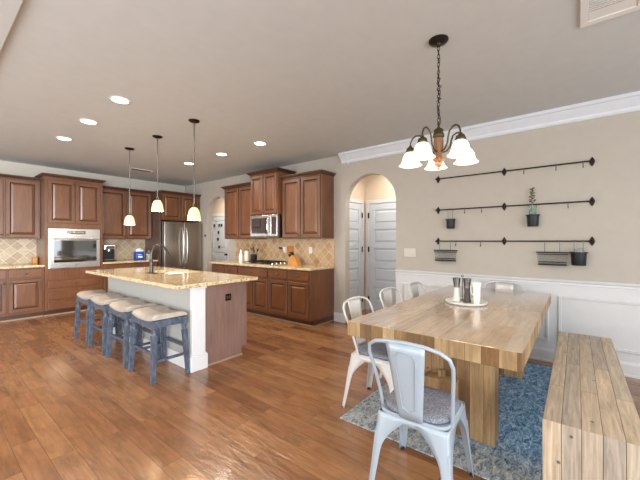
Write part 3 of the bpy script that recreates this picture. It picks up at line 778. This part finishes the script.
# ------------------------------------------------------------------ metal chairs
def sq(hw, r, n=5, cx=0):
    pts = []
    for qx, qy, a0 in ((1, 1, 0), (-1, 1, PI/2), (-1, -1, PI), (1, -1, 3*PI/2)):
        for i in range(n+1):
            a = a0 + PI/2*i/n
            pts.append((cx+qx*(hw-r)+r*math.cos(a), qy*(hw-r)+r*math.sin(a)))
    return pts
def make_chair(name, label, mat, group=None):
    """origin on the floor below the seat centre, sitter looks toward +x, back at -x"""
    t = thing(name, label, 'chair', group=group)
    b = MB(); base = sq(.180, .06)
    b.rings([[(x*k, y*k, z) for x, y in base] for k, z in ((1.0, .415), (1.0, .437), (.97, .443), (.90, .441))], True, False, True)
    b.build('seat', mat, t, 40)
    b = MB(); base = sq(.176, .11, 7)
    b.rings([[(x*k, y*k, z) for x, y in base] for k, z in ((.97, .4445), (1.0, .449), (1.0, .462), (.96, .470), (.7, .473), (.3, .474))], True, True, True)
    b.build('cushion', M['fabric'], t, 60)
    # four folded sheet legs flaring into the seat apron
    for sx in (-1, 1):
        for sy in (-1, 1):
            b = MB(); rs = []
            for k in range(17):
                f = k/16; z = .432*(1-f)
                out = .180 + .068*f
                oy = .180 + .036*f
                # flange half length: wide at the top, quickly narrowing (arch), then slim
                Lg = .030 + .024*(1-f) + .124*max(0, 1-f/.42)**1.8
                Lg = min(Lg, out-.001)
                rc = .028
                Ly = min(.030 + .024*(1-f) + .124*max(0, 1-f/.42)**1.8, oy-.001)
                ring = [(out-Lg, oy), (out-Lg*.5-rc*.5, oy), (out-rc, oy), (out-rc*.35, oy-rc*.08), (out-rc*.08, oy-rc*.35), (out, oy-rc), (out, oy-Ly*.5-rc*.5), (out, oy-Ly)]
                rs.append([(sx*x, sy*y, z) for x, y in ring])
            b.rings(rs, False, False, False)
            lg = b.build('leg', mat, t, 50, thick=.004)
            z = .0
            fx, fy = sx*.236, sy*.205
            MB().box(fx-.012, fx+.012, fy-.012, fy+.012, 0, .010, .003).build('rubber_foot', M['black'], lg)
            # pressed rib running down the corner
            MB().loft([(sx*.189, sy*.181, .33), (sx*.221, sy*.197, .12)], [.010, .007], 8, .8).build('leg_rib', mat, lg, 60)
    # seat apron strip
    b = MB(); base = sq(.1825, .03, 5)
    b.rings([[(x, y, z) for x, y in base] for z in (.398, .432)], True, False, False); b.build('apron', mat, t, 40, thick=.003)
    # hoop back
    P = []
    def hp(y, z, x): P.append((x, y, z))
    zl = [(.181, .425, -.105), (.186, .50, -.124), (.195, .60, -.156), (.206, .70, -.194), (.210, .75, -.216), (.199, .795, -.238), (.16, .823, -.253), (.09, .838, -.262)]
    for y, z, x in zl: hp(-y, z, x)
    hp(0, .843, -.266)
    for y, z, x in zl[::-1]: hp(y, z, x)
    MB().loft(P, .0095, 10).build('back_hoop', mat, t, 60)
    b = MB(); rs = []
    for k in range(9):
        f = k/8; z = .437 + .398*f; x = -.180-.084*f; hwid = .060 + .038*f
        rs.append([(x, -hwid, z), (x-.006, -hwid*.75, z), (x-.009, 0, z), (x-.006, hwid*.75, z), (x, hwid, z)])
    b.rings(rs, False, False, False); sp = b.build('back_splat', mat, t, 50, thick=.003)
    b = MB()
    def pz(u, f): return (-.180-.084*f-.0125, u, .437+.40*f)
    b.loft([pz(-.034, .16), pz(-.052, .82), pz(-.036, .88), pz(.036, .88), pz(.052, .82), pz(.034, .16), pz(0, .11), pz(-.034, .16)], .0035, 6)
    b.build('splat_ridge', mat, sp, 60)
    for s in (-1, 1): MB().lathe([(.009, 0), (.008, -.004), (.003, -.006)], (-.184, s*.04, .452), 10, 'x').build('rivet', M['steel'], t, 50)
    return t
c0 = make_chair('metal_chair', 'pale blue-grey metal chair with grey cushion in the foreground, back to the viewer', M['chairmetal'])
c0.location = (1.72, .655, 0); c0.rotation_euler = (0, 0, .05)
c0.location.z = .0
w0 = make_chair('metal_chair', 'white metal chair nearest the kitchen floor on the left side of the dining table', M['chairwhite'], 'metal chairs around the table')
c0['group'] = 'metal chairs around the table'
w0.location = (2.34, 1.225, 0); w0.rotation_euler = (0, 0, -PI/2)
dup(w0, (2.98, 1.235, .009), -PI/2, 'white metal chair in the middle of the left side of the dining table')
dup(w0, (3.57, 1.20, .009), -PI/2, 'metal chair on the left side of the dining table closest to the wainscot wall')
dup(w0, (4.035, .66, .009), PI, 'metal chair at the far head of the dining table against the wainscot')

# ------------------------------------------------------------------ table centrepiece
t = thing('serving_tray', 'round white tray in the middle of the dining table', 'tray', (3.06, .768, TZ+.0005))
MB().lathe([(.14, 0), (.165, .004), (.172, .014), (.172, .023), (.166, .023), (.155, .012), (.003, .010)], n=40).build('plate', M['offwhite'], t, 60)
def grinder(label, loc, fill):
    g = thing('spice_grinder', label, 'grinder', loc, 0, 'grinders on the tray')
    MB().lathe([(.033, 0), (.034, .01), (.026, .05), (.022, .09), (.024, .125)], n=18).build('body', fill, g, 60)
    MB().lathe([(.026, .126), (.026, .135), (.025, .145), (.034, .203), (.034, .210), (.006, .214)], n=18).build('cap', M['steeldark'], g, 40)
    return g
M['pepper'] = plain('peppercorns', '#4d4540', .5, var=.3); M['salt'] = plain('salt in glass', '#dcd8d2', .2)
grinder('grinder filled with white salt, left on the white tray', (3.04, .843, TZ+.0130), M['salt'])
grinder('grinder filled with dark pepper, middle of the white tray', (3.05, .757, TZ+.0130), M['pepper'])
t = thing('condiment_caddy', 'thin wire carrier with ring handle behind the grinders on the tray', 'caddy', (3.12, .815, TZ+.0130))
MB().loft([(0, 0, 0), (0, 0, .215)], .003, 8).build('post', M['bronze'], t, 50)
MB().loft([(.0, .008*math.cos(a), .222+.008*math.sin(a)) for a in [2*PI*i/12 for i in range(13)]], .0025, 6).build('ring_handle', M['bronze'], t, 50)
MB().loft([(.035*math.cos(a), .035*math.sin(a), .004) for a in [2*PI*i/16 for i in range(17)]], .003, 6).build('base_ring', M['bronze'], t, 50)
t = thing('napkin_dispenser', 'white pitcher-like dispenser on the right of the tray', 'dispenser', (3.03, .672, TZ+.0130))
b = MB()
rs = []
for z, a, c in ((0, .026, .022), (.01, .027, .023), (.145, .031, .028), (.157, .034, .031), (.174, .037, .034), (.184, .034, .031), (.188, .02, .018)):
    rs.append([(x*a/.05, y*c/.05, z) for x, y in sq(.05, .02, 4)])
b.rings(rs).build('body', M['offwhite'], t, 50)
MB().loft([(0, .030, .150), (0, .048, .145), (0, .050, .11), (0, .042, .08), (0, .025, .065)], .005, 8).build('handle', M['offwhite'], t, 60)

# ------------------------------------------------------------------ wall rails with pots
RX = XB-.055
def rail3(z, label, y0=1.443, y1=-.130, ym=.667):
    t = thing('wall_rail', label, 'wall rail', (XB, ym, z), 0, 'iron rails on the dining wall')
    MB().lathe([(.0075, y1-ym-.02), (.0075, y0-ym+.02)], (-.055, 0, 0), 10, 'y').build('rod', M['bronze'], t, 50)
    for y in (y0, ym, y1):
        b = MB()
        b.rings([[(x, y-ym+ry*k, rz*k) for ry, rz in ((0, -.05), (.014, -.03), (.022, -.01), (.022, .01), (.014, .03), (0, .05), (-.014, .03), (-.022, .01), (-.022, -.01), (-.014, -.03))] for x, k in ((-.0005, 1), (-.006, 1), (-.009, .7))])
        b.lathe([(.008, -.005), (.007, -.045), (.014, -.048), (.014, -.062), (.006, -.068)], (0, y-ym, 0), 12, 'x')
        b.build('bracket', M['bronze'], t, 40)
rail3(2.150, 'top of three dark iron rails on the dining wall, empty but for hooks')
rail3(1.738, 'middle dark iron rail on the dining wall, holding the plant pot')
rail3(1.328, 'lowest dark iron rail on the dining wall, holding two wire baskets')
def hook(y, z, label):
    t = MB(); P = [(RX, y, z+.009), (RX-.012, y, z+.004), (RX-.013, y, z-.02), (RX-.012, y, z-.05), (RX-.02, y, z-.062), (RX-.034, y, z-.055), (RX-.036, y, z-.04)]
    t.loft(P, .0045, 6)
    t.loft([(RX+.011, y, z-.008), (RX+.010, y, z+.006), (RX, y, z+.011), (RX-.011, y, z+.006), (RX-.013, y, z-.004)], .0028, 6)
    tag(t.build('s_hook', M['steeldark'], None, 60), label, 'hook', 'empty hooks on the wall rails')
for y, z, l in ((.463, 2.15, 'empty hook on the top rail closest to its middle bracket'), (.169, 2.15, 'middle of the three empty hooks on the top rail'), (-.057, 2.15, 'empty hook on the top rail beside its right bracket'),
                (1.094, 1.738, 'empty hook on the middle rail just right of the small pot'), (.899, 1.738, 'empty hook on the middle rail left of its centre bracket'), (.066, 1.738, 'empty hook on the middle rail right of the plant'),
                (1.20, 1.328, 'empty hook on the lowest rail above right edge of small basket'), (.910, 1.328, 'empty hook on the lowest rail left of its centre bracket'), (.655, 1.328, 'empty hook on the lowest rail at its centre bracket')):
    if z == 1.328 and y == .655: continue
    hook(y, z, l)
def hangers(parent, ys, ztop, zbot, rr=.0042):
    for y in ys:
        MB().loft([(.011, y, ztop-.004), (.009, y, ztop+.007), (0, y, ztop+.011), (-.010, y, ztop+.006), (-.012, y, ztop-.006), (-.012, y, (ztop+zbot)/2), (-.010, y, zbot)], rr, 6).build('hanger', M['steeldark'], parent, 60)
def pot(y, zr, ztop, label, r=.048, hh=.115):
    t = thing('hanging_pot', label, 'pot', (RX, y, 0), 0, 'black pots hanging on the rails')
    cx = 0.0
    MB().lathe([(r*.86, ztop-hh), (r*.89, ztop-hh+.004), (r*.97, ztop-.014), (r*1.12, ztop-.012), (r*1.12, ztop), (r*.93, ztop), (r*.78, ztop-hh+.01), (.003, ztop-hh+.008)], (cx, 0, 0), 24).build('pot', M['potmetal'], t, 40)
    hangers(t, (-r*.55, r*.55), zr, ztop-.006)
    return t
pot(1.268, 1.738, 1.615, 'small black pot hanging at the left end of the middle rail', .054, .125)
pot(.378, 1.738, 1.625, 'black pot with green glass bottle and dried sprig hanging on the middle rail', .060, .132)
pot(-.022, 1.328, 1.215, 'black pot holding a clear jar at the right end of the lowest rail', .068, .14)
t = thing('bottle_vase', 'green glass bottle with dried eucalyptus sprig standing in the middle rail pot', 'vase', (RX, .385, 1.508))
MB().lathe([(.030, 0), (.032, .01), (.032, .14), (.026, .17), (.014, .195), (.014, .235), (.018, .24)], n=18).build('bottle', M['gglass'], t, 50)
b = MB(); b.loft([(0, 0, .02), (0, .004, .24), (0, .0, .41)], .0025, 6)
for i in range(16):
    a = i*2.4; z = .255+.0105*i; r = .024*(1-i/26)
    c = Vector((r*math.cos(a)*.8, r*math.sin(a), z)); d = Vector((math.cos(a), math.sin(a), .5)).normalized()
    b.loft([c-d*.017, c-d*.005, c+d*.008, c+d*.016], [.002, .011, .010, .002], 6, .35)
b.build('dried_sprig', M['leaf'], t, 60)
t = thing('glass_jar', 'clear glass jar standing in the right pot of the lowest rail', 'jar', (RX, -.022, 1.09))
MB().lathe([(.040, 0), (.042, .01), (.042, .12), (.034, .145), (.034, .165), (.038, .168)], n=18).build('jar', M['glass'], t, 50)
def basket(y, w, zt, zr, label):
    t = thing('wire_basket', label, 'basket', (RX, y, 0), 0, 'wire baskets on the lowest rail')
    def rr(k, dz): return [(x*.042*k/.05*1.0, yy*(w/2)*k/.05, dz) for x, yy in sq(.05, .040, 6)]
    bh = .135
    MB().rings([rr(.90, zt-bh), rr(1.0, zt)], True, True, False).build('mesh_side', M['mesh'], t, 40)
    for k, z, q in ((1.02, zt, .006), (1.0, zt-.022, .003), (.90, zt-bh, .006), (.92, zt-bh+.03, .003)):
        pts = rr(k, z); MB().loft(pts+[pts[0]], q, 6).build('rim', M['potmetal'], t, 60)
    MB().rings([rr(.9, zt-bh), rr(.9, zt-bh+.012)]).build('base', M['potmetal'], t)
    hangers(t, (-w*.24, w*.24), zr, zt)
basket(1.335, .285, 1.208, 1.328, 'small oval black wire basket at the left end of the lowest rail')
basket(.203, .276, 1.206, 1.328, 'large black wire basket beside the jar pot on the lowest rail')

# ------------------------------------------------------------------ chandelier
t = thing('chandelier', 'five-light bronze and wood chandelier with glowing bell shades above the dining table', 'chandelier', (2.295, .758, 0))
MB().lathe([(.066, H-.0005), (.066, H-.008), (.055, H-.020), (.02, H-.028), (.012, H-.045)], n=28).build('canopy', M['bronze'], t, 40)
b = MB(); z = H-.045; i = 0
while z > 2.16:
    P = []
    for k in range(11):
        a = 2*PI*k/10; u, v = .008*math.cos(a), .018*math.sin(a)
        P.append((u, 0, z-.016+v) if i % 2 else (0, u, z-.016+v))
    b.loft(P, .0024, 6); z -= .028; i += 1
b.build('chain', M['bronze'], t, 60)
b = MB(); P = []
for k in range(60):
    f = k/59; zz = H-.05-(H-.05-2.14)*f
    wob = .010*math.sin(f*22)
    P.append((.006+wob, .010*math.cos(f*17), zz))
b.loft(P, .0022, 6)
P = [(.012*math.cos(a*1.0)+.008, .014*math.sin(a*1.7), 2.50-.012*a) for a in [k*.45 for k in range(36)]]
b.loft(P, .0026, 6)
b.build('cord', M['bronze'], t, 60)
MB().lathe([(.004, 2.165), (.010, 2.155), (.006, 2.140), (.012, 2.125), (.030, 2.115), (.034, 2.105), (.028, 2.10), (.036, 2.085), (.040, 2.065), (.032, 2.055)], n=24).build('body_cap', M['verd'], t, 50)
MB().lathe([(.030, 2.054), (.034, 2.03), (.032, 1.99), (.026, 1.95), (.024, 1.925), (.028, 1.912)], n=24).build('body_column', M['chwood'], t, 50)
MB().lathe([(.036, 1.911), (.040, 1.902), (.034, 1.894), (.024, 1.885), (.028, 1.872), (.022, 1.858), (.010, 1.850), (.012, 1.842), (.004, 1.830)], n=24).build('finial', M['chwood'], t, 50)
fa = math.atan2(.758, 2.295)
for k in range(5):
    a = fa + .10 + 2*PI*k/5
    ca, sa = math.cos(a), math.sin(a)
    def q(r, z): return (r*ca, r*sa, z)
    arm = MB().loft([q(.028, 1.955), q(.060, 1.965), q(.085, 2.0), q(.092, 2.04), (q(.105, 2.075)), q(.130, 2.094), q(.160, 2.096), q(.185, 2.08), q(.198, 2.05), q(.20, 2.015)], .006, 8).build('arm', M['verd'], t, 60)
    x, y = .20*ca, .20*sa
    MB().lathe([(.010, 2.03), (.014, 2.018), (.026, 2.012), (.030, 2.0), (.034, 1.985), (.030, 1.978)], (x, y, 0), 20).build('socket_cup', M['verd'], arm, 50)
    MB().lathe([(.027, 1.984), (.038, 1.975), (.050, 1.955), (.057, 1.93), (.063, 1.91), (.072, 1.895), (.083, 1.886), (.080, 1.885), (.066, 1.897), (.056, 1.912), (.042, 1.955), (.024, 1.972)], (x, y, 0), 28).build('glass_shade', M['frost'], arm, 60)
    point('chandelier_bulb', t, (x, y, 1.87), 2.2, rad=.04)

# ------------------------------------------------------------------ pendants
PL = ['glass-shaded pendant lamp nearest the dining area, over the near end of the island', 'middle of three pendant lamps over the island, with the shortest drop', 'pendant lamp over the far end of the island, nearest the oven']
def pendant(y, zb, label):
    t = thing('pendant_lamp', label, 'pendant lamp', (2.04, y, 0), 0, 'pendant lamps over the island')
    MB().lathe([(.062, H-.0005), (.062, H-.008), (.05, H-.018), (.012, H-.026)], n=24).build('canopy', M['bronze'], t, 40)
    MB().lathe([(.0065, zb+.175), (.0065, H-.02)], n=10).build('rod', M['steeldark'], t, 50)
    MB().lathe([(.010, zb+.185), (.016, zb+.175), (.020, zb+.155), (.022, zb+.142)], n=16).build('socket', M['verd'], t, 50)
    MB().lathe([(.022, zb+.146), (.040, zb+.135), (.058, zb+.105), (.068, zb+.06), (.075, zb+.01), (.076, zb), (.073, zb), (.064, zb+.06), (.052, zb+.105), (.018, zb+.138)], n=28).build('glass_shade', M['frostp'], t, 60)
    point('pendant_bulb', t, (0, 0, zb-.02), 6, rad=.05)
pendant(3.51, 1.576, PL[0]); pendant(4.43, 1.735, PL[1]); pendant(5.34, 1.575, PL[2])

# ------------------------------------------------------------------ recessed lights and vents
RL = {(1.28, 3.58): 'round recessed ceiling light above the stool side of the island, nearest the viewer', (1.28, 4.52): 'middle recessed ceiling light in the left row above the stools',
      (1.28, 5.53): 'farthest recessed ceiling light in the left row, toward the oven', (3.11, 5.53): 'farthest recessed ceiling light in the right row, toward the refrigerator',
      (3.11, 4.52): 'middle recessed ceiling light in the right row, facing the microwave', (3.11, 3.58): 'recessed ceiling light in the right row nearest the arch doors'}
for (x, y), l in RL.items():
    t = thing('recessed_light', l, 'ceiling light', (x, y, H), 0, 'recessed kitchen ceiling lights')
    MB().lathe([(.075, -.0005), (.095, -.0005), (.095, -.004), (.078, -.008), (.075, -.006)], n=28, cap0=False, cap1=False).build('trim_ring', M['white'], t, 40)
    MB().lathe([(.076, -.003), (.05, -.0045), (.003, -.005)], n=28).build('lens', M['lens'], t, 40)
    l_ = bpy.data.lights.new('downlight', 'SPOT'); l_.energy = 42; l_.spot_size = 3.05; l_.spot_blend = .8; l_.color = (1, .92, .80); l_.shadow_soft_size = .07
    o = bpy.data.objects.new('downlight', l_); COL.objects.link(o); o.parent = t; o.location = (0, 0, -.03)
t = thing('ceiling_vent', 'slim ceiling register between the pendants and the oven wall', 'vent', (2.80, 6.77, H-.0005))
MB().box(-.20, .20, -.07, .07, -.008, 0, .002).build('vent_frame', M['vent'], t)
MB().box(-.18, .18, -.045, -.005, -.0095, -.008).box(-.18, .18, .01, .05, -.0095, -.008).build('slot', M['dark'], t)
t = thing('ceiling_vent', 'white square ceiling register above the bench at the top right', 'vent', (2.53, -.165, H-.0005))
MB().box(.15, .20, -.16, .145, -.014, 0, .002).box(-.20, -.15, -.16, .145, -.014, 0, .002).box(-.15, .15, .105, .145, -.014, 0, .002).box(-.15, .15, -.16, -.12, -.014, 0, .002).build('vent_frame', M['vent'], t)
MB().box(-.15, .15, -.12, .105, -.005, 0).build('backing', M['dark'], t)
b = MB().box(.05, .149, -.119, .104, -.009, -.006)
for i in range(9): b.box(-.149+.022*i, -.139+.022*i, -.119, .104, -.012, -.006)
b.build('louvre', M['vent'], t)
